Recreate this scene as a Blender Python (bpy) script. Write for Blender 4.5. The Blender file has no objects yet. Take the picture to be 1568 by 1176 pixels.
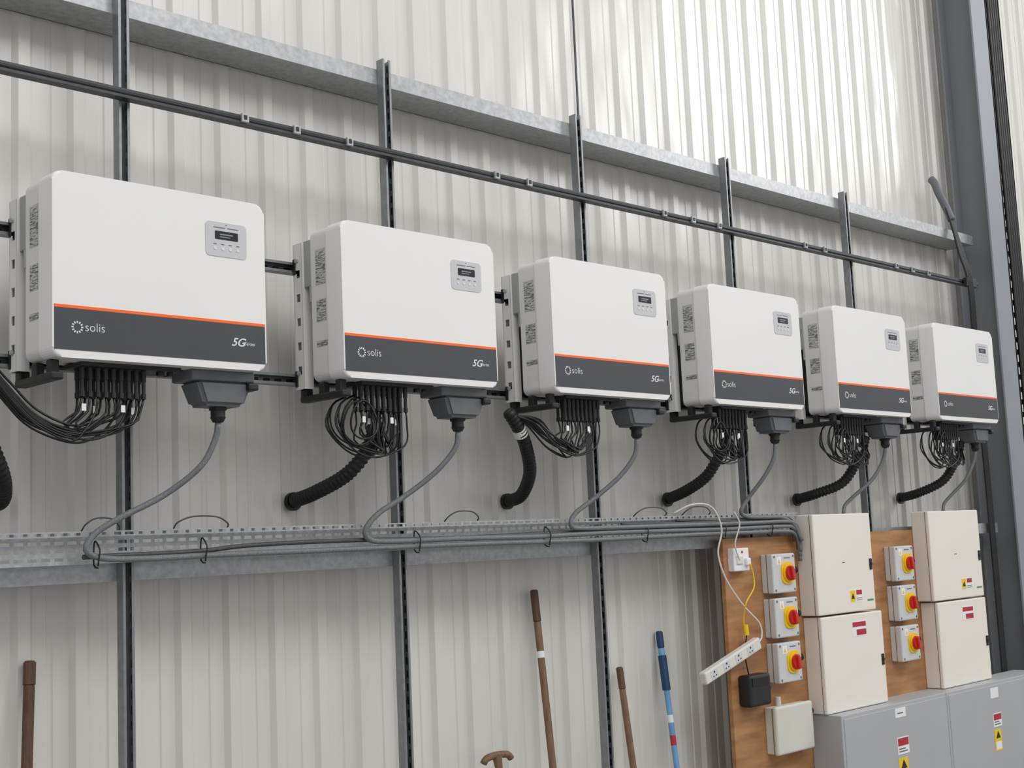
import bpy, bmesh, math, random
from mathutils import Vector, Matrix
random.seed(7)
S=bpy.context.scene
try:
    S.view_settings.view_transform='Standard'; S.view_settings.look='None'
    S.view_settings.exposure=0; S.view_settings.gamma=1
except Exception: pass
COL=bpy.context.collection

# ---------------------------------------------------------------- materials
def lin(h):
    h=h.lstrip('#'); c=[int(h[i:i+2],16)/255 for i in (0,2,4)]
    return [x/12.92 if x<=.04045 else ((x+.055)/1.055)**2.4 for x in c]+[1]
def mat(name,h,rough=.5,metal=0,var=.06,scale=8,stretch=(1,1,1),bump=0,h2=None,coat=0,detail=4):
    m=bpy.data.materials.new(name); m.use_nodes=True; nt=m.node_tree; b=nt.nodes['Principled BSDF']
    tc=nt.nodes.new('ShaderNodeTexCoord'); mp=nt.nodes.new('ShaderNodeMapping'); mp.inputs['Scale'].default_value=stretch
    nz=nt.nodes.new('ShaderNodeTexNoise'); nz.inputs['Scale'].default_value=scale; nz.inputs['Detail'].default_value=detail
    nt.links.new(tc.outputs['Object'],mp.inputs[0]); nt.links.new(mp.outputs[0],nz.inputs['Vector'])
    cr=nt.nodes.new('ShaderNodeValToRGB'); c=lin(h)
    c2=lin(h2) if h2 else [min(1,x*(1+var)) for x in c[:3]]+[1]
    c1=[x*(1-var) for x in c[:3]]+[1]
    cr.color_ramp.elements[0].position=.3; cr.color_ramp.elements[1].position=.7
    cr.color_ramp.elements[0].color=c1; cr.color_ramp.elements[1].color=c2
    nt.links.new(nz.outputs[0],cr.inputs[0]); nt.links.new(cr.outputs[0],b.inputs['Base Color'])
    b.inputs['Roughness'].default_value=rough; b.inputs['Metallic'].default_value=metal
    if coat: b.inputs['Coat Weight'].default_value=coat
    if bump:
        bp=nt.nodes.new('ShaderNodeBump'); bp.inputs['Strength'].default_value=bump; bp.inputs['Distance'].default_value=.002
        nt.links.new(nz.outputs[0],bp.inputs['Height']); nt.links.new(bp.outputs[0],b.inputs['Normal'])
    return m
M_sheet=mat('painted_sheet_steel','#dbd9d3',.26,0,.035,1.2,(1,1,.25))
_nt=M_sheet.node_tree; _b=_nt.nodes['Principled BSDF']
_tc=_nt.nodes.new('ShaderNodeTexCoord'); _mp=_nt.nodes.new('ShaderNodeMapping'); _mp.inputs['Scale'].default_value=(2.2,1,1.1)
_nz=_nt.nodes.new('ShaderNodeTexNoise'); _nz.inputs['Scale'].default_value=1.6; _nz.inputs['Detail'].default_value=1.5
_bp=_nt.nodes.new('ShaderNodeBump'); _bp.inputs['Strength'].default_value=.8; _bp.inputs['Distance'].default_value=.025
_nt.links.new(_tc.outputs['Object'],_mp.inputs[0]); _nt.links.new(_mp.outputs[0],_nz.inputs['Vector']); _nt.links.new(_nz.outputs[0],_bp.inputs['Height']); _nt.links.new(_bp.outputs[0],_b.inputs['Normal'])
M_galv=mat('galvanised_steel','#aaadaf',.45,.35,.16,60)
M_girt=mat('galvanised_girt_steel','#abadaf',.42,.4,.16,45)
M_galvd=mat('galvanised_strut_steel','#8d9092',.42,.55,.12,30)
M_rail=mat('dark_rail','#47494c',.5,.5,.2,30)
M_white=mat('powder_coat_white','#eae9e6',.42,0,.01,3)
M_housing=mat('powder_coat_housing','#dfdedb',.5,0,.02,3)
M_band=mat('dark_band','#424449',.55,0,.04,5)
M_orange=mat('orange_stripe','#ff6a1c',.5,0,.02,5)
M_panelgrey=mat('display_panel_grey','#c6c6c8',.5,0,.02,5)
M_lcd=mat('lcd_black','#1c1d20',.2,0,.1,5)
M_lcdtxt=mat('lcd_segment','#8d9499',.5,0,.1,5)
M_mark=mat('print_white','#dadada',.5,0,.02,5)
M_greyprint=mat('print_grey','#6a6a6c',.5,0,.05,5)
M_black=mat('black_plastic','#1b1c1e',.5,0,.15,20)
M_hose=mat('black_conduit','#161719',.45,0,.15,20)
M_fin=mat('heatsink_dark','#3f4144',.5,.3,.15,20)
M_acbox=mat('gland_box_grey','#66696d',.55,0,.06,20)
M_hinge=mat('hinge_block_grey','#a0a0a0',.55,0,.04,20)
M_cable=mat('grey_cable','#737577',.5,0,.3,220,(1,1,1))
M_tcable=mat('tray_cable','#4a4a4a',.5,0,.2,60)
M_dc=mat('dc_cable_black','#141416',.4,0,.2,40)
M_col_shade=mat('steel_column_shaded_grey','#7d7f83',.5,0,.05,3)  # same column steel, shade on the web put into the colour
M_col_lit=mat('steel_column_lit_face','#898e94',.5,0,.05,3)  # lighter copy of the column steel, painted as the lit front flange
M_cream=mat('enclosure_cream','#efe7dc',.45,0,.015,3)
M_iso=mat('isolator_grey','#cfd0d1',.5,0,.03,6)
M_jb=mat('junction_box_cream','#d6d4c9',.5,0,.03,6)
M_yel=mat('isolator_yellow','#f5c816',.45,0,.03,6)
M_red=mat('isolator_red','#cc261d',.4,0,.05,6)
M_gbox=mat('distribution_box_grey','#b0b2b4',.5,0,.03,3)
M_lab=mat('label_white','#eeeeee',.6,0,.02,6)
M_labred=mat('label_red','#b3273a',.6,0,.05,40)
M_labyel=mat('label_yellow','#f2c71c',.6,0,.05,40)
M_wood=mat('wood_handle','#7a5c45',.6,0,.25,6,(12,12,.6),bump=.2)
M_woodd=mat('wood_handle_dark','#5a4032',.6,0,.3,6,(12,12,.6),bump=.2)
M_blued=mat('pole_dark_blue','#123a63',.4,0,.1,6)
M_blue=mat('pole_light_blue','#6b9fcb',.4,0,.15,14)
M_grn=mat('label_green','#3f9b6b',.6,0,.05,6)
M_floor=mat('concrete_floor','#8b8a87',.6,0,.15,1.5,bump=.2)
M_ply=mat('plywood','#a06f47',.6,0,.12,4,(1,1,6),h2='#bd8b5a',bump=.1)
M_wcab=mat('white_flex','#dedbd4',.5,0,.02,6)

def sticker_mat(name,sc=230):
    m=bpy.data.materials.new(name); m.use_nodes=True; nt=m.node_tree; b=nt.nodes['Principled BSDF']
    tc=nt.nodes.new('ShaderNodeTexCoord'); mp=nt.nodes.new('ShaderNodeMapping'); mp.inputs['Scale'].default_value=(1,.35,1.9)
    nz=nt.nodes.new('ShaderNodeTexNoise'); nz.inputs['Scale'].default_value=sc
    cr=nt.nodes.new('ShaderNodeValToRGB')
    cr.color_ramp.elements[0].color=lin('#5a5a5d'); cr.color_ramp.elements[1].color=lin('#c4c4c3'); cr.color_ramp.elements[0].position=.40; cr.color_ramp.elements[1].position=.58
    nt.links.new(tc.outputs['Object'],mp.inputs[0]); nt.links.new(mp.outputs[0],nz.inputs['Vector'])
    nt.links.new(nz.outputs[0],cr.inputs[0]); nt.links.new(cr.outputs[0],b.inputs['Base Color']); return m
M_sticker=sticker_mat('rating_sticker',130)

# ---------------------------------------------------------------- mesh builder
class MB:
    def __init__(s): s.bm=bmesh.new(); s.mats=[]
    def mi(s,m):
        if m not in s.mats: s.mats.append(m)
        return s.mats.index(m)
    def merge(s,t,m,smooth=False):
        i=s.mi(m)
        for f in t.faces: f.material_index=i; f.smooth=smooth
        bmesh.ops.recalc_face_normals(t,faces=t.faces)
        me=bpy.data.meshes.new('tmp'); t.to_mesh(me); t.free(); s.bm.from_mesh(me); bpy.data.meshes.remove(me)
    def box(s,x0,x1,y0,y1,z0,z1,m,bev=0,seg=2,M=None):
        t=bmesh.new(); bmesh.ops.create_cube(t,size=1)
        for v in t.verts: v.co=Vector(((x0+x1)/2+v.co.x*(x1-x0),(y0+y1)/2+v.co.y*(y1-y0),(z0+z1)/2+v.co.z*(z1-z0)))
        if bev: bmesh.ops.bevel(t,geom=t.edges[:],offset=bev,segments=seg,affect='EDGES',profile=.5)
        if M: t.transform(M)
        s.merge(t,m)
    def cyl(s,p0,p1,r,m,n=20,r2=None,bev=0):
        p0=Vector(p0);p1=Vector(p1); d=p1-p0; t=bmesh.new()
        bmesh.ops.create_cone(t,cap_ends=True,segments=n,radius1=r,radius2=r if r2 is None else r2,depth=d.length)
        if bev:
            es=[e for e in t.edges if len(e.link_faces)==2 and any(len(f.verts)>4 for f in e.link_faces)]
            bmesh.ops.bevel(t,geom=es,offset=bev,segments=2,affect='EDGES')
        t.transform(Matrix.Translation((p0+p1)/2)@d.to_track_quat('Z','Y').to_matrix().to_4x4())
        s.merge(t,m)
    def prism(s,pts,y0,y1,m,bev=0,seg=3,M=None):
        t=bmesh.new(); a=[t.verts.new((x,y0,z)) for x,z in pts]; b=[t.verts.new((x,y1,z)) for x,z in pts]
        n=len(pts); f=t.faces.new(a); t.faces.new(b[::-1])
        for i in range(n): t.faces.new((a[i],b[i],b[(i+1)%n],a[(i+1)%n]))
        if bev: bmesh.ops.bevel(t,geom=list(f.edges),offset=bev,segments=seg,affect='EDGES',profile=.5)
        if M: t.transform(M)
        s.merge(t,m)
    def extr(s,prof,axis,a0,a1,m,closed=False):
        t=bmesh.new()
        def P(p,a): return (a,p[0],p[1]) if axis=='x' else (p[0],p[1],a)
        A=[t.verts.new(P(p,a0)) for p in prof];B=[t.verts.new(P(p,a1)) for p in prof]
        n=len(prof)
        for i in range(n if closed else n-1): t.faces.new((A[i],A[(i+1)%n],B[(i+1)%n],B[i]))
        if closed: t.faces.new(A); t.faces.new(B[::-1])
        s.merge(t,m)
    def tube(s,pts,r,m,n=10,step=.01,rf=None,cr=True):
        P=smooth(pts,step) if cr else [Vector(p) for p in pts]
        t=bmesh.new(); up=None; rings=[]
        for i,p in enumerate(P):
            d=(P[min(i+1,len(P)-1)]-P[max(i-1,0)]).normalized()
            if up is None: up=d.orthogonal().normalized()
            up=(up-d*up.dot(d)).normalized(); sd=d.cross(up)
            rr=rf(i) if rf else r
            rings.append([t.verts.new(p+(up*math.cos(a)+sd*math.sin(a))*rr) for a in [2*math.pi*k/n for k in range(n)]])
        for i in range(len(rings)-1):
            for k in range(n): t.faces.new((rings[i][k],rings[i][(k+1)%n],rings[i+1][(k+1)%n],rings[i+1][k]))
        t.faces.new(rings[0]); t.faces.new(rings[-1][::-1])
        s.merge(t,m,smooth=True)
    def mesh(s,name):
        me=bpy.data.meshes.new(name)
        s.bm.to_mesh(me); s.bm.free()
        for m in s.mats: me.materials.append(m)
        return me
    def obj(s,name,parent=None,loc=(0,0,0)):
        o=bpy.data.objects.new(name,s.mesh(name)); COL.objects.link(o); o.location=loc
        if parent: o.parent=parent
        return o
def smooth(pts,step):
    pts=[Vector(p) for p in pts]; out=[]
    P=[pts[0]*2-pts[1]]+pts+[pts[-1]*2-pts[-2]]
    for i in range(1,len(P)-2):
        a,b,c,d=P[i-1:i+3]; n=max(2,int((c-b).length/step))
        for k in range(n):
            t=k/n; out.append(.5*((2*b)+(c-a)*t+(2*a-5*b+4*c-d)*t*t+(3*b-a-3*c+d)*t**3))
    out.append(pts[-1]); return out
def rrect(x0,x1,z0,z1,r,n=6):
    o=[]
    for cx,cz,a0 in ((x1-r,z1-r,0),(x0+r,z1-r,90),(x0+r,z0+r,180),(x1-r,z0+r,270)):
        for k in range(n+1):
            a=math.radians(a0+90*k/n); o.append((cx+r*math.cos(a),cz+r*math.sin(a)))
    return o
def empty(name,loc=(0,0,0)):
    e=bpy.data.objects.new(name,None); COL.objects.link(e); e.location=loc; e.empty_display_size=.1; return e
def linkm(name,me,parent):
    o=bpy.data.objects.new(name,me); COL.objects.link(o); o.parent=parent; return o
def textmesh(body,size,m,shear=0,ext=.0003,off=0):
    c=bpy.data.curves.new('txt','FONT'); c.body=body; c.size=size; c.shear=shear; c.extrude=ext; c.offset=off
    o=bpy.data.objects.new('txt',c); COL.objects.link(o)
    bpy.context.view_layer.update()
    me=bpy.data.meshes.new_from_object(o.evaluated_get(bpy.context.evaluated_depsgraph_get()))
    bpy.data.objects.remove(o); me.transform(Matrix.Rotation(math.pi/2,4,'X')); me.materials.clear(); me.materials.append(m); return me

# ---------------------------------------------------------------- shell
YS=4.29
b=MB(); prof=[]; x=-4.03
while x<16:
    prof+=[(x,YS),(x+.045,YS),(x+.050,YS+.004),(x+.066,YS+.004),(x+.071,YS),(x+.125,YS),(x+.142,YS-.020),(x+.183,YS-.020)]
    x+=.2
prof.append((x,YS))
b.extr(prof,'z',0,8,M_sheet)
wall=b.obj('wall_back')
b=MB(); b.box(4.775,4.785,4.264,4.27,3.66,8,M_rail); b.obj('trim_1')
b=MB(); b.box(-12,22,-16,4.6,-.1,0,M_floor); b.obj('floor')

def girt(z,x0,x1):
    b=MB(); t=.003; y=4.074
    b.box(x0,x1,y,y+t,z,z+.065,M_girt)
    b.box(x0,x1,y+t,4.267,z,z+t,M_girt)
    b.box(x0,x1,y+t,y+.018,z+.062,z+.065,M_girt)
    b.box(x0,x1,4.262,4.266,z,z+.06,M_girt)
    return b.obj('wall_girt')
girt(3.545,-1,8.55); girt(1.585,-1,8.55)

def chan_profile_z(b,xc,y0,y1,z0,z1,m,w=.0205):
    l=.0095
    b.extr([(xc-w+l,y0+.006),(xc-w+l,y0),(xc-w,y0),(xc-w,y1),(xc+w,y1),(xc+w,y0),(xc+w-l,y0),(xc+w-l,y0+.006)],'z',z0,z1,m)
for i,(xc,zt) in enumerate(((1.01,6),(2.18,6),(3.355,3.645),(4.515,3.645),(5.685,3.645),(6.865,3.645))):
    b=MB(); chan_profile_z(b,xc,4.032,4.073,0,zt,M_galvd)
    z=.05
    while z<zt:
        b.prism(rrect(xc-.007,xc+.007,z,z+.028,.0065,3),4.069,4.0725,M_black)
        b.box(xc+.0190,xc+.0203,4.043,4.058,z,z+.028,M_black)
        z+=.05
    b.obj('strut_channel')
def chan_x(x0,x1,y0,zc,m,h=.0205,depth=.04):
    b=MB(); l=.0095; y1=y0+depth
    b.extr([(y0+.006,zc-h+l),(y0,zc-h+l),(y0,zc-h),(y1,zc-h),(y1,zc+h),(y0,zc+h),(y0,zc+h-l),(y0+.006,zc+h-l)],'x',x0,x1,m)
    xx=x0+.02
    while xx<x1-.03:
        b.prism(rrect(xx,xx+.028,zc-.006,zc+.006,.0055,3),y1-.004,y1-.001,M_black); xx+=.05
    return b
b=chan_x(.6,8.4,3.99,3.235,M_rail,h=.016)
b.tube([(.6,3.996,3.238),(3,3.995,3.235),(6,3.996,3.238),(8.4,3.996,3.236)],.008,M_black,8,.3)
for xx in (2.62,2.85,3.1,3.9,4.1,5.05,5.28,5.5,6.3,6.5,7.3,7.5,7.7):
    b.box(xx,xx+.03,3.978,3.993,3.222,3.256,M_galv,.003)
    b.box(xx+.008,xx+.02,3.975,3.979,3.232,3.248,M_black)
b.obj('cable_rail')
for z in (2.705,2.285):
    chan_x(1.2,8.1,3.99,z,M_galvd).obj('mounting_rail')

# ---------------------------------------------------------------- solar inverters
W,H,D=.754,.572,.19
def build_parts():
    P={}
    b=MB()
    b.prism(rrect(0,W,0,H,.03),0,.09,M_white,.010,4)
    b.prism(rrect(.005,W-.005,.005,H-.005,.028),.088,D,M_housing)
    b.prism(rrect(.0035,W-.0035,.0035,H-.0035,.028),.0895,.0915,M_greyprint)
    P['casing']=b.mesh('casing')
    b=MB(); b.box(.006,W-.006,-.0015,.004,.024,.150,M_band); b.box(.006,W-.006,-.002,.004,.151,.160,M_orange)
    P['front_band']=b.mesh('front_band')
    b=MB()
    b.prism(rrect(.525,.682,.372,.488,.014),-.002,.006,M_panelgrey,.001,1)
    b.prism(rrect(.560,.648,.430,.458,.003),-.003,.004,M_lcd)
    b.box(.578,.628,-.0034,0,.445,.449,M_lcdtxt); b.box(.578,.618,-.0034,0,.437,.440,M_lcdtxt)
    for k in range(4):
        b.cyl((.560+k*.029,-.0035,.399),(.560+k*.029,0,.399),.0055,M_mark,12)
        b.box(.554+k*.029,.566+k*.029,-.0026,0,.412,.415,M_greyprint)
    b.box(.555,.600,-.0026,0,.468,.471,M_greyprint); b.box(.607,.65,-.0026,0,.468,.471,M_greyprint)
    b.cyl((.603,-.0028,.480),(.603,0,.480),.002,M_greyprint,8)
    P['display']=b.mesh('display')
    b=MB()
    cx,cz=.078,.094
    for k in range(12):
        a=k*math.pi/6; c=(cx+.0155*math.cos(a),cz+.0155*math.sin(a))
        b.box(-.0022,.0022,-.0025,0,-.0035,.0035,M_mark,0,M=Matrix.Translation((c[0],0,c[1]))@Matrix.Rotation(-a+math.pi/2,4,'Y'))
    P['logo_ring']=b.mesh('logo_ring')
    t=textmesh('solis',.038,M_mark,off=-.0003); t.transform(Matrix.Translation((.102,-.002,.084))); P['logo_text']=t
    t=textmesh('5G',.038,M_mark,.35,off=.0006); t.transform(Matrix.Diagonal((1.1,1,1,1))); t.transform(Matrix.Translation((.615,-.002,.078))); P['series_mark']=t
    t=textmesh('Series',.017,M_mark,.2); t.transform(Matrix.Translation((.665,-.002,.082))); P['series_text']=t
    b=MB()
    for z0,z1,y0,y1 in ((.358,.486,.104,.160),(.222,.300,.104,.160),(.130,.148,.100,.163)):
        b.box(.0046,.006,y0-.002,y1+.002,z0-.003,z1+.003,M_panelgrey)
        b.box(.0042,.006,y0,y1,z0,z1,M_sticker)
    P['rating_labels']=b.mesh('rating_labels')
    b=MB()
    b.box(.05,W-.05,D,D+.03,.03,H-.03,M_fin)
    for k in range(26): b.box(.06+k*.0245,.066+k*.0245,D+.028,.275,.03,H-.03,M_fin)
    for x0 in (.004,W-.034):
        b.box(x0,x0+.03,D-.002,.235,.36,.535,M_hinge,.004)
        b.box(x0-.002,x0+.01,D-.002,.20,.30,.36,M_hinge,.002)
    P['heatsink']=b.mesh('heatsink')
    b=MB()
    for x0,x1 in ((-.004,0),(W,W+.004)):
        zs=[-.015,.04,.070,.13,.160,.22,.250,.31,.340,.40,.430,.53]
        for k in range(len(zs)-1):
            if k%2==0: b.box(x0,x1,.235,.285,zs[k],zs[k+1],M_housing)
            else:
                b.box(x0,x1,.235,.248,zs[k],zs[k+1],M_housing); b.box(x0,x1,.272,.285,zs[k],zs[k+1],M_housing)
        sx=1 if x0<0 else -1
        xa=x0 if sx>0 else x1-.04
        b.box(xa,xa+.04,.232,.236,-.015,.53,M_housing)
        b.box(xa,xa+.04,.284,.288,-.015,.53,M_housing)
        for z in (.445,.025):
            b.box(xa-.004,xa+.03,.272,.289,z-.03,z+.03,M_black,.003)
            b.cyl((xa-.008,.262,z+.02),(xa,.262,z+.02),.008,M_galv,8)
    P['mounting_frame']=b.mesh('mounting_frame')
    b=MB()
    for x0 in (.012,W-.052):
        b.box(x0,x0+.04,.03,.288,-.062,-.038,M_black,.006)
        b.box(x0+.005,x0+.035,.05,.08,-.05,.002,M_black,.005)
        b.box(x0+.005,x0+.035,.15,.18,-.05,.002,M_black,.005)
        b.box(x0+.002,x0+.038,.255,.288,-.062,-.01,M_black,.006)
    P['foot_brackets']=b.mesh('foot_brackets')
    b=MB()
    b.box(.115,.46,.05,.17,-.014,.002,M_black,.003)
    for r,y in ((0,.075),(1,.125)):
        for k in range(9):
            x=.13+k*.026+r*.01
            b.cyl((x,y,-.01),(x,y,-.05),.0085,M_black,10); b.cyl((x,y,-.05),(x,y,-.10),.0065,M_black,10)
            b.cyl((x,y,-.088),(x,y,-.105),.0085,M_black,8)
            if (k*2+r)%5==0: b.box(x-.006,x+.008,y-.012,y-.0105,-.150,-.128,M_lab)
    b.cyl((.40,.08,-.012),(.40,.08,-.026),.013,M_black,12); b.cyl((.435,.08,-.012),(.435,.08,-.026),.010,M_black,12)
    P['dc_connectors']=b.mesh('dc_connectors')
    b=MB()
    b.box(.495,.735,.045,.175,-.035,.002,M_acbox,.006)
    t=bmesh.new()
    bmesh.ops.create_cube(t,size=1)
    for v in t.verts:
        top=v.co.z>0
        v.co=Vector((.625+v.co.x*(.215 if top else .15),.11+v.co.y*(.125 if top else .11),-.03 if top else -.115))
    bmesh.ops.bevel(t,geom=t.edges[:],offset=.012,segments=3,affect='EDGES')
    b.merge(t,M_acbox)
    b.cyl((.63,.11,-.11),(.63,.11,-.125),.030,M_black,8); b.cyl((.63,.11,-.122),(.63,.11,-.150),.024,M_black,20); b.cyl((.63,.11,-.148),(.63,.11,-.165),.027,M_black,8,.018)
    P['ac_gland_box']=b.mesh('ac_gland_box')
    return P
PARTS=build_parts()
X0=[1.7605+1.079*i for i in range(6)]
Z0=2.260; Y0=3.70
for i in range(6):
    e=empty('solar_inverter',(X0[i],Y0,Z0))
    for n,me in PARTS.items(): linkm(n,me,e)

HT=[(1.62,3.9,2.14),(3.10,3.86,2.16),(3.82,3.87,2.18),(5.31,3.87,2.14),(6.60,3.87,2.13),(7.72,3.87,2.13)]
for i in range(6):
    b=MB(); xl=X0[i]; j=random.uniform
    tgt=Vector(HT[i])
    for r,y in ((0,.075),(1,.125)):
        for k in range(0,9):
            x=xl+.13+k*.026+r*.01; yy=Y0+y
            zt=Z0-.10
            if i==0:
                dz=j(-.03,.02)
                b.tube([(x,yy,zt),(x-.005+j(-.01,.01),yy,zt-.05),(x-.05,yy+j(-.01,.02),2.075+dz),(xl+.12+j(-.03,.03),yy,2.045+dz),(xl+.0,yy+.02,2.09+dz),(xl-.08,yy+.03,2.17+dz),(xl-.16,yy+.03,2.26+dz*.6)],.0038,M_dc,6,.02)
            elif i==2:
                dz=j(-.035,.03)
                b.tube([(x,yy,zt),(x+j(-.01,.01),yy,zt-.05),(x-.03,yy,2.06+dz),(xl+.20+dz,yy,2.02+dz*.7),(xl+.08,yy+.02,2.07+dz),(xl+.0+j(-.02,.02),yy+.04,2.15+dz*.5),(tgt.x+j(-.012,.012),tgt.y,tgt.z)],.0038,M_dc,6,.02)
            else:
                dz=j(-.03,.03)
                if k%4==0:
                    b.tube([(x,yy,zt),(x+.004,yy,zt-.05),(x-.01,yy,2.06+dz),(xl+.22+dz,yy,2.00+dz*.5),(xl+.10,yy+.01,2.03+dz*.6),(xl+.03+j(-.015,.015),yy+.02,2.10),(xl+.06,yy+.03,2.18),(xl+.13,yy+.04,2.215)],.0038,M_dc,6,.02)
                else:
                    b.tube([(x,yy,zt),(x+j(-.008,.012),yy,zt-.04),(x+j(-.02,.01),yy,2.07+dz),((x+tgt.x)/2+.01,yy+.02,2.02+dz*.8),tuple(tgt+Vector((j(-.014,.014),j(-.01,.01),.0)))],.0038,M_dc,6,.02)
    if i>0 and i!=2:
        for q in range(3):
            rr=.070+.010*q; cx=xl+.13+j(-.02,.02); cz=2.125+j(-.02,.01); y=Y0+.06+q*.014
            b.tube([(cx+rr*math.cos(a)*.85,y+.01*math.sin(2*a),cz+rr*math.sin(a)) for a in [q+math.pi*2*t/12 for t in range(13)]],.0038,M_dc,6,.015)
    b.obj('dc_cable_bundle')

def hose(pts):
    b=MB(); rf=lambda i:.0285 if (i//2)%2 else .0245
    b.tube(pts,.027,M_hose,16,.0045,rf)
    p=Vector(pts[-1]); b.cyl(p+Vector((0,-.02,0)),p+Vector((0,-.002,0)),.036,M_hose,20)
    if len(pts)>5:
        a,c=Vector(pts[1]),Vector(pts[2]); b.cyl(a.lerp(c,.1),a.lerp(c,.45),.0295,M_lab,16)
    return b.obj('flexible_conduit')
ye=4.268
hose([(1.60,3.9,2.15),(1.66,3.92,2.03),(1.73,3.98,1.92),(1.79,4.12,1.86),(1.81,ye,1.85)])
hose([(3.10,3.86,2.17),(3.09,3.88,2.05),(3.03,3.94,1.94),(2.99,4.1,1.875),(3.0,ye,1.85)])
hose([(3.80,3.86,2.19),(3.86,3.87,2.13),(3.93,3.90,2.06),(4.03,3.98,1.95),(4.12,4.13,1.86),(4.16,ye,1.84)])
hose([(5.31,3.86,2.17),(5.30,3.88,2.10),(5.29,3.91,2.04),(5.28,3.99,1.94),(5.275,4.12,1.875),(5.30,ye,1.84)])
hose([(6.60,3.87,2.16),(6.585,3.88,2.10),(6.565,3.91,2.03),(6.51,3.98,1.91),(6.45,4.12,1.855),(6.47,ye,1.83)])
hose([(7.72,3.87,2.16),(7.71,3.88,2.10),(7.70,3.91,2.03),(7.66,3.98,1.92),(7.61,4.12,1.855),(7.63,ye,1.83)])

# ---------------------------------------------------------------- perforated cable tray
b=MB(); t=bmesh.new()
rows=[1.645,1.657,1.668,1.684,1.695,1.709,1.720,1.737,1.75]
def quad(t,a,b_,c,d): t.faces.new([t.verts.new(p) for p in (a,b_,c,d)])
xx=.5; yT=4.028; px=.044; bx=.014
while xx<6.0:
    for ri in range(8):
        z0,z1=rows[ri],rows[ri+1]
        if ri%2==1: quad(t,(xx,yT,z0),(xx+bx,yT,z0),(xx+bx,yT,z1),(xx,yT,z1))
        else: quad(t,(xx,yT,z0),(xx+px,yT,z0),(xx+px,yT,z1),(xx,yT,z1))
    for zf in (1.645,1.75):
        quad(t,(xx,yT,zf),(xx+px,yT,zf),(xx+px,yT-.012,zf),(xx,yT-.012,zf))
        quad(t,(xx,yT-.012,zf),(xx+bx,yT-.012,zf),(xx+bx,yT-.026,zf),(xx,yT-.026,zf))
        quad(t,(xx,yT-.026,zf),(xx+px,yT-.026,zf),(xx+px,yT-.046,zf),(xx,yT-.046,zf))
    quad(t,(xx,yT-.046,1.745),(xx+px,yT-.046,1.745),(xx+px,yT-.046,1.75),(xx,yT-.046,1.75))
    quad(t,(xx,yT-.046,1.736),(xx+bx,yT-.046,1.736),(xx+bx,yT-.046,1.745),(xx,yT-.046,1.745))
    quad(t,(xx,yT-.046,1.732),(xx+px,yT-.046,1.732),(xx+px,yT-.046,1.736),(xx,yT-.046,1.736))
    xx+=px
b.merge(t,M_galv); b.obj('cable_tray')

gl=[(x+.63,Y0+.11,Z0-.165) for x in X0]
def ac(name,pts,r=.0105): b=MB(); b.tube(pts,r,M_cable,12,.015); return b.obj(name)
def run(z,y,x0):
    p=[]; x=x0
    while x<5.75: p.append((x,y+random.uniform(-.002,.002),z+random.uniform(-.003,.003))); x+=.45
    return p+[(5.85,y,z),(5.96,y,z-.01),(6.005,y,z-.06),(6.01,y,z-.16)]
g=gl[0]; ac('power_cable',[g,(2.385,3.82,2.04),(2.34,3.84,1.95),(2.24,3.90,1.86),(2.10,3.93,1.79),(2.02,3.95,1.74),(1.99,3.95,1.69),(2.05,3.955,1.662),(2.2,3.96,1.655)]+run(1.655,3.962,2.5))
g=gl[1]; ac('power_cable',[g,(3.46,3.82,2.03),(3.39,3.86,1.94),(3.28,3.92,1.85),(3.17,3.94,1.79),(3.11,3.95,1.73),(3.13,3.955,1.69),(3.25,3.96,1.680)]+run(1.680,3.960,3.6))
g=gl[2]; ac('power_cable',[g,(4.54,3.82,2.02),(4.48,3.86,1.93),(4.38,3.92,1.84),(4.27,3.95,1.77),(4.24,3.95,1.72),(4.32,3.957,1.705)]+run(1.705,3.955,4.7))
g=gl[3]; ac('power_cable',[g,(5.62,3.82,2.02),(5.585,3.86,1.93),(5.54,3.93,1.83),(5.50,3.955,1.76),(5.56,3.955,1.735),(5.7,3.955,1.73),(5.86,3.955,1.725),(5.97,3.955,1.68),(6.0,3.935,1.6)])
g=gl[4]; ac('power_cable',[g,(6.70,3.83,2.02),(6.64,3.87,1.92),(6.55,3.94,1.83),(6.50,3.97,1.78),(6.48,3.97,1.737)])
g=gl[5]; ac('power_cable',[g,(7.78,3.83,2.02),(7.74,3.87,1.92),(7.68,3.94,1.83),(7.64,3.97,1.78),(7.62,3.97,1.737)])
b=MB()
for z,y,x0 in ((1.715,3.972,4.6),(1.726,3.972,5.0)):
    b.tube(run(z,y,x0),.007,M_tcable,8,.03)
b.tube([(1.99,3.972,1.668),(2.4,3.972,1.672),(2.6,3.972,1.685),(3.0,3.972,1.69),(3.6,3.972,1.685),(4.2,3.972,1.69),(5,3.972,1.69),(5.8,3.972,1.69),(5.95,3.972,1.68),(5.98,3.972,1.6)],.008,M_tcable,8,.03)
for x in (2.03,2.42,3.37,4.1,4.75,5.35,5.75):
    b.tube([(x,3.95,1.638),(x,3.945,1.66),(x+.003,3.944,1.69),(x+.003,3.978,1.716),(x,3.978,1.642),(x,3.95,1.632)],.0028,M_black,5,.01)
b.obj('tray_cable_bundle')
b=MB()
for x,w in ((2.33,.2),(2.0,.12),(3.55,.17),(4.72,.22),(5.08,.2)):
    b.tube([(x,4.0,1.752),(x,3.97,1.772),(x+w*.3,3.97,1.790),(x+w*.75,3.97,1.787),(x+w,3.98,1.764),(x+w+.01,4.0,1.752)],.0028,M_tcable,6,.01)
b.obj('earth_link_wires')

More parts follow.
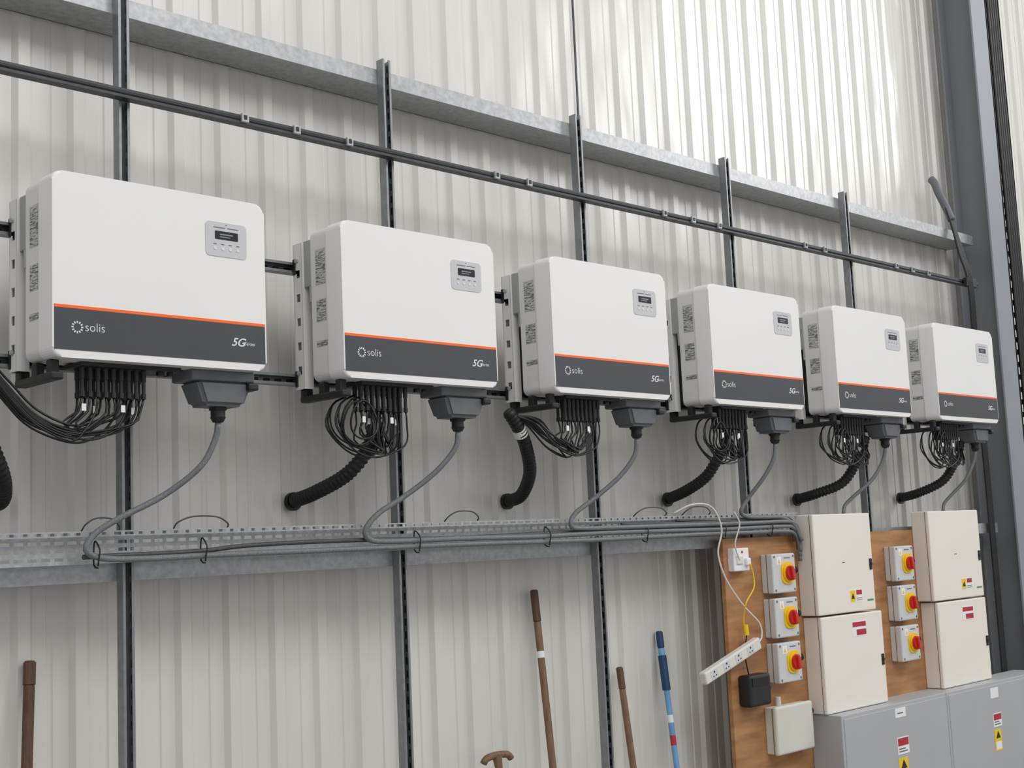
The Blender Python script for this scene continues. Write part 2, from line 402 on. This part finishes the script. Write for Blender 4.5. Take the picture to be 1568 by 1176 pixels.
# ---------------------------------------------------------------- steel column
b=MB(); xa,xb=8.57,8.79; ya,yb=3.95,4.205
xm=(xa+xb)/2
b.box(xa,xb,ya,ya+.014,0,8,M_col_lit,.002,1); b.box(xa,xb,yb-.014,yb,0,8,M_col_shade,.002,1); b.box(xm-.005,xm+.005,ya+.013,yb-.013,0,8,M_col_shade)  # front flange in the lit tone, web and back flange in the shaded one
b.box(xa-.02,xb+.02,ya-.02,yb+.02,0,.02,M_col_shade)
b.obj('steel_column')
b=MB(); o=9.14
b.box(o,o+.005,4.10,4.16,0,8,M_black); b.box(o+.22,o+.225,4.10,4.16,0,8,M_black)
z=.05
while z<8: b.box(o+.005,o+.22,4.12,4.14,z,z+.035,M_black); z+=.09
for k in range(5): b.tube([(o+.03+k*.035,4.10,0),(o+.04+k*.035,4.095,2.5),(o+.03+k*.035,4.10,5),(o+.035+k*.035,4.1,8)],.013,M_black,8,.3)
b.obj('cable_ladder')
b=MB()
for k in range(4):
    o=k*.018
    b.tube([(8.19+o*.5,4.11,3.88),(8.20+o*.6,4.05,3.66),(8.17+o,3.99,3.42),(8.19+o,3.96,3.25),(8.22+o,3.97,3.0),(8.30+o,4.02,2.6),(8.36+o,4.04,2.2),(8.38+o,4.045,1.5),(8.38+o,4.045,.02)],.009,M_black,8,.03)
b.box(8.17,8.31,3.955,3.985,3.2,3.26,M_black,.005)
b.tube([(8.20,4.16,3.97),(8.185,4.13,3.93),(8.19,4.11,3.86),(8.215,4.08,3.76),(8.22,4.05,3.67)],.026,M_acbox,14,.01)
b.obj('cable_drop_bundle')

# ---------------------------------------------------------------- boards
b=MB(); b.box(5.40,7.45,4.005,4.030,0,1.63,M_ply,.002,1)
b.obj('plywood_backboard')

def isolator(xc,zc):
    e=empty('rotary_isolator',(xc,3.93,zc)); 
    b=MB(); b.box(-.10,.10,.035,.075,-.098,.098,M_iso,.006); b.box(-.103,.103,0,.04,-.10,.10,M_iso,.008,3)
    b.box(-.101,.101,.0385,.0405,-.0985,.0985,M_greyprint)
    for sx in (-.085,.085):
        for sz in (-.085,.085): b.cyl((sx,-.001,sz),(sx,.005,sz),.007,M_greyprint,10)
    b.prism(rrect(-.065,-.025,.045,.085,.003),-.001,.002,M_lab); b.prism([(-.056,.052),(-.034,.052),(-.045,.075)],-.002,.0,M_labyel)
    b.box(.0,.055,-.001,.001,.075,.080,M_greyprint)
    b.obj('case',e)
    b=MB(); kx=.025
    b.prism(rrect(kx-.056,kx+.056,-.056,.056,.035),-.006,.001,M_yel,.002)
    b.cyl((kx,-.005,0),(kx,-.014,0),.048,M_yel,28,bev=.003); b.cyl((kx,-.012,0),(kx,-.028,0),.038,M_red,24,bev=.004)
    b.box(kx-.036,kx+.036,-.042,-.024,-.011,.011,M_red,.005,M=Matrix.Translation((kx,0,0))@Matrix.Rotation(math.radians(80),4,'Y')@Matrix.Translation((-kx,0,0)))
    b.obj('knob',e)
    b=MB(); b.cyl((.10,.045,.01),(.125,.045,.01),.024,M_black,8); b.cyl((.12,.045,.01),(.165,.045,.01),.019,M_black,16)
    b.obj('gland',e)
for z in (1.44,1.215,.99): isolator(5.81,z)
for z in (1.44,1.215,.985): isolator(7.035,z)

def enclosure(x0,x1,z0,z1,kind):
    e=empty('distribution_enclosure',(x0,3.89,z0)); w=x1-x0;h=z1-z0
    b=MB(); b.box(0,w,.02,.115,0,h,M_cream,.006); b.box(-.004,w+.004,0,.024,-.0,h,M_cream,.007,3); 
    b.box(-.001,w+.001,.0235,.0255,.003,h-.003,M_greyprint)
    b.obj('cabinet',e)
    b=MB(); zc=h*.47
    b.box(w-.035,w-.012,-.006,.002,zc-.03,zc+.03,M_black,.002); b.cyl((w-.023,-.009,zc),(w-.023,0,zc),.009,M_black,12)
    b.obj('lock',e)
    b=MB()
    if kind:
        b.box(w*.54,w*.77,-.001,.001,.05,.12,M_lab); b.box(w*.55,w*.64,-.002,.001,.055,.115,M_labyel); b.box(w*.66,w*.76,-.002,.001,.09,.115,M_labred); b.box(w*.66,w*.76,-.002,.001,.06,.063,M_greyprint); b.box(w*.66,w*.76,-.002,.001,.07,.073,M_greyprint)
        b.prism([(w*.565,.07),(w*.625,.07),(w*.595,.10)],-.003,.001,M_black)
        b.box(w*.86,w*.97,-.001,.001,.05,.060,M_grn)
        b.box(w*.45,w*.5,-.0005,.001,h*.5,h*.51,M_greyprint)
    else:
        b.box(w*.48,w*.72,-.001,.001,h-.12,h-.04,M_lab); b.box(w*.49,w*.71,-.002,.001,h-.07,h-.045,M_labred); b.box(w*.55,w*.71,-.002,.001,h-.115,h-.085,M_labred)
    b.obj('labels',e)
enclosure(6.045,6.61,1.205,1.735,1); enclosure(6.06,6.665,.697,1.195,0)
enclosure(7.28,7.90,1.205,1.735,1); enclosure(7.31,7.91,.697,1.195,0)

b=MB(); b.box(5.66,5.98,3.955,4.0055,.545,.775,M_jb,.006); b.box(5.655,5.985,3.93,3.96,.54,.78,M_jb,.012,3)
b.box(5.657,5.983,3.957,3.959,.547,.773,M_greyprint)
b.cyl((5.985,3.98,.72),(6.04,3.98,.72),.018,M_black,12); b.cyl((5.75,3.98,.775),(5.75,3.98,.82),.014,M_iso,12)
b.obj('junction_box')

e=empty('switchgear_cabinet',(6.07,3.82,.0))
b=MB(); b.box(0,1.115,.0,.184,0,.695,M_gbox,.004); b.box(1.12,2.38,.0,.184,0,.695,M_gbox,.004)
b.obj('cabinet_body',e)
b=MB(); b.box(.02,1.10,-.004,.002,.12,.676,M_gbox,.003); b.box(1.14,2.36,-.004,.002,.12,.676,M_gbox,.003); b.obj('cabinet_doors',e)
b=MB()
def warn(x,z,s=1):
    b.box(x,x+.12*s,-.006,-.003,z,z+.09*s,M_lab); b.box(x+.005,x+.115*s,-.007,-.003,z+.045*s,z+.085*s,M_labred)
    b.box(x+.01,x+.10*s,-.007,-.003,z+.012,z+.018,M_greyprint); b.box(x+.01,x+.08*s,-.007,-.003,z+.026,z+.032,M_greyprint)
    b.box(x,x+.10*s,-.006,-.003,z-.16*s,z-.02*s,M_labyel); b.prism([(x+.02*s,z-.075*s),(x+.08*s,z-.075*s),(x+.05*s,z-.03*s)],-.008,-.003,M_black)
    b.box(x+.01,x+.09*s,-.007,-.003,z-.15*s,z-.10*s,M_lab)
b.box(.53,.64,-.006,-.003,.62,.67,M_lab); b.box(.55,.61,-.007,-.003,.64,.646,M_greyprint)
warn(.53,.425); warn(1.66,.43,.88)
b.box(1.65,1.75,-.006,-.003,.60,.66,M_lab); b.obj('labels',e)

b=MB(); b.box(5.43,5.56,3.965,4.0055,1.465,1.58,M_lab,.006,3); b.box(5.45,5.50,3.958,3.967,1.50,1.54,M_wcab,.003); b.box(5.515,5.55,3.945,3.967,1.49,1.53,M_lab,.008)
b.cyl((5.5,3.962,1.56),(5.5,3.967,1.56),.006,M_labred,8); b.obj('socket_outlet')
b=MB(); b.box(5.45,5.63,3.93,4.0055,.80,.955,M_black,.015,3); b.cyl((5.64,3.96,.88),(5.60,3.96,.88),.02,M_black,12); b.box(5.47,5.60,3.927,3.932,.90,.94,M_lcd); b.obj('power_adapter')
M=Matrix.Translation((5.34,3.955,1.04))@Matrix.Rotation(-math.radians(16),4,'Y')
b=MB(); b.box(-.24,.24,-.02,.02,-.03,.03,M_wcab,.008,3,M=M)
for k in range(4):
    xx=-.17+k*.105
    b.box(xx-.028,xx+.028,-.0215,-.019,-.022,.022,M_iso,.001,1,M=M); b.box(xx-.004,xx+.004,-.023,-.02,.006,.015,M_black,M=M); b.box(xx-.014,xx-.008,-.023,-.02,-.012,-.006,M_black,M=M); b.box(xx+.008,xx+.014,-.023,-.02,-.012,-.006,M_black,M=M)
b.tube([(5.0,3.99,1.76),(5.08,3.93,1.80),(5.22,3.925,1.785),(5.29,3.925,1.68),(5.27,3.94,1.56),(5.33,3.945,1.43),(5.46,3.95,1.30),(5.59,3.95,1.20),(5.60,3.95,1.13),(5.57,3.955,1.105)],.0045,M_wcab,8,.015)
b.obj('extension_lead')
b=MB(); b.tube([(5.53,3.94,1.50),(5.55,3.94,1.44),(5.54,3.935,1.38),(5.46,3.93,1.31),(5.47,3.96,1.22),(5.49,3.96,1.18)],.0035,M_yel,8,.01)
b.cyl((5.49,3.965,1.20),(5.495,3.965,1.15),.013,M_yel,12); b.tube([(5.495,3.965,1.15),(5.50,3.985,1.05),(5.52,3.985,.95)],.0035,M_black,8,.02)
b.tube([(5.47,3.96,1.52),(5.42,3.945,1.60),(5.44,3.925,1.70),(5.40,3.925,1.76)],.004,M_wcab,8,.01)
b.obj('plug_lead')

# ---------------------------------------------------------------- tools leaning on the wall
def pole(top,bot,segs):
    b=MB(); T=Vector(top);B=Vector(bot)
    for a,c,m,rr in segs: b.cyl(T.lerp(B,a),T.lerp(B,c),rr,m,14,bev=.004 if a==0 else 0)
    return b,T,B
b,T,B=pole((1.94,4.243,1.34),(1.79,4.0,.03),[(0,.06,M_woodd,.020),(.06,1,M_woodd,.018)])
b.box(1.54,2.04,3.97,4.03,0,.05,M_wood,.01); b.box(1.55,2.03,3.975,4.025,0.0,.02,M_black); b.obj('broom')
b,T,B=pole((4.29,4.245,1.44),(4.19,4.02,.02),[(0,.10,M_woodd,.018),(.10,1,M_wood,.0165)])
b.cyl(T.lerp(B,.19),T.lerp(B,.21),.0172,M_lab,14); b.box(4.01,4.37,3.99,4.05,0,.045,M_wood,.01); b.obj('broom')
b,T,B=pole((4.845,4.245,1.045),(4.74,4.03,.02),[(0,.1,M_woodd,.017),(.1,1,M_wood,.016)])
b.box(4.59,4.89,4.0,4.06,0,.045,M_wood,.01); b.obj('broom')
b,T,B=pole((5.155,4.245,1.19),(5.06,4.05,.02),[(0,.07,M_blued,.018),(.07,.10,M_blue,.016),(.10,.24,M_blued,.021),(.24,.34,M_blue,.014),(.34,.37,M_lab,.0145),(.37,.42,M_blue,.0142),(.42,.46,M_labred,.0145),(.46,1,M_blue,.014)])
b.box(4.94,5.18,4.02,4.08,0,.05,M_blued,.01); b.obj('mop')
b=MB()
b.tube([(3.84,4.14,.75),(3.86,4.14,.768),(3.92,4.14,.774),(3.98,4.14,.768),(4.0,4.14,.75)],.015,M_wood,12,.01)
b.cyl((3.92,4.14,.77),(3.92,4.13,.71),.022,M_wood,12,.015); b.cyl((3.92,4.13,.72),(3.92,4.05,.28),.016,M_wood,14)
b.prism([(3.83,.30),(4.01,.30),(4.0,.08),(3.92,.0),(3.84,.08)],4.045,4.05,M_galvd); b.obj('garden_spade')

# ---------------------------------------------------------------- light
w=bpy.data.worlds.new('world'); S.world=w; w.use_nodes=True
bg=w.node_tree.nodes['Background']; bg.inputs[0].default_value=(.98,.985,1,1); bg.inputs[1].default_value=.70
def area(name,loc,aim,sx,sy,e,c=(1,1,1)):
    l=bpy.data.lights.new(name,'AREA'); l.shape='RECTANGLE'; l.size=sx; l.size_y=sy; l.energy=e; l.color=c
    o=bpy.data.objects.new(name,l); COL.objects.link(o); o.location=loc
    o.rotation_euler=(Vector(aim)-Vector(loc)).to_track_quat('-Z','Y').to_euler(); return o
area('rooflight_1',(3,-2,7.5),(4,4,1.2),9,3,290,(1,.995,.985))
area('rooflight_2',(14.5,-1.5,7.6),(6,4.2,4),4,3,300,(1,1,1))

# ---------------------------------------------------------------- camera
X=Vector((.71315,.05316,.69900));Y=Vector((-.69966,.11614,.70499));Z=Vector((-.04373,-.99182,.11999))
right=Vector((X.x,Y.x,Z.x)).normalized(); fwd=Vector((X.z,Y.z,Z.z)); fwd=(fwd-right*fwd.dot(right)).normalized(); up=right.cross(fwd)
cd=bpy.data.cameras.new('camera'); cam=bpy.data.objects.new('camera',cd); COL.objects.link(cam)
cd.sensor_width=36; cd.sensor_fit='HORIZONTAL'; cd.lens=2025/1568*36
cam.matrix_world=Matrix.Translation((0,0,1.65))@Matrix((right,up,-fwd)).transposed().to_4x4()
S.camera=cam
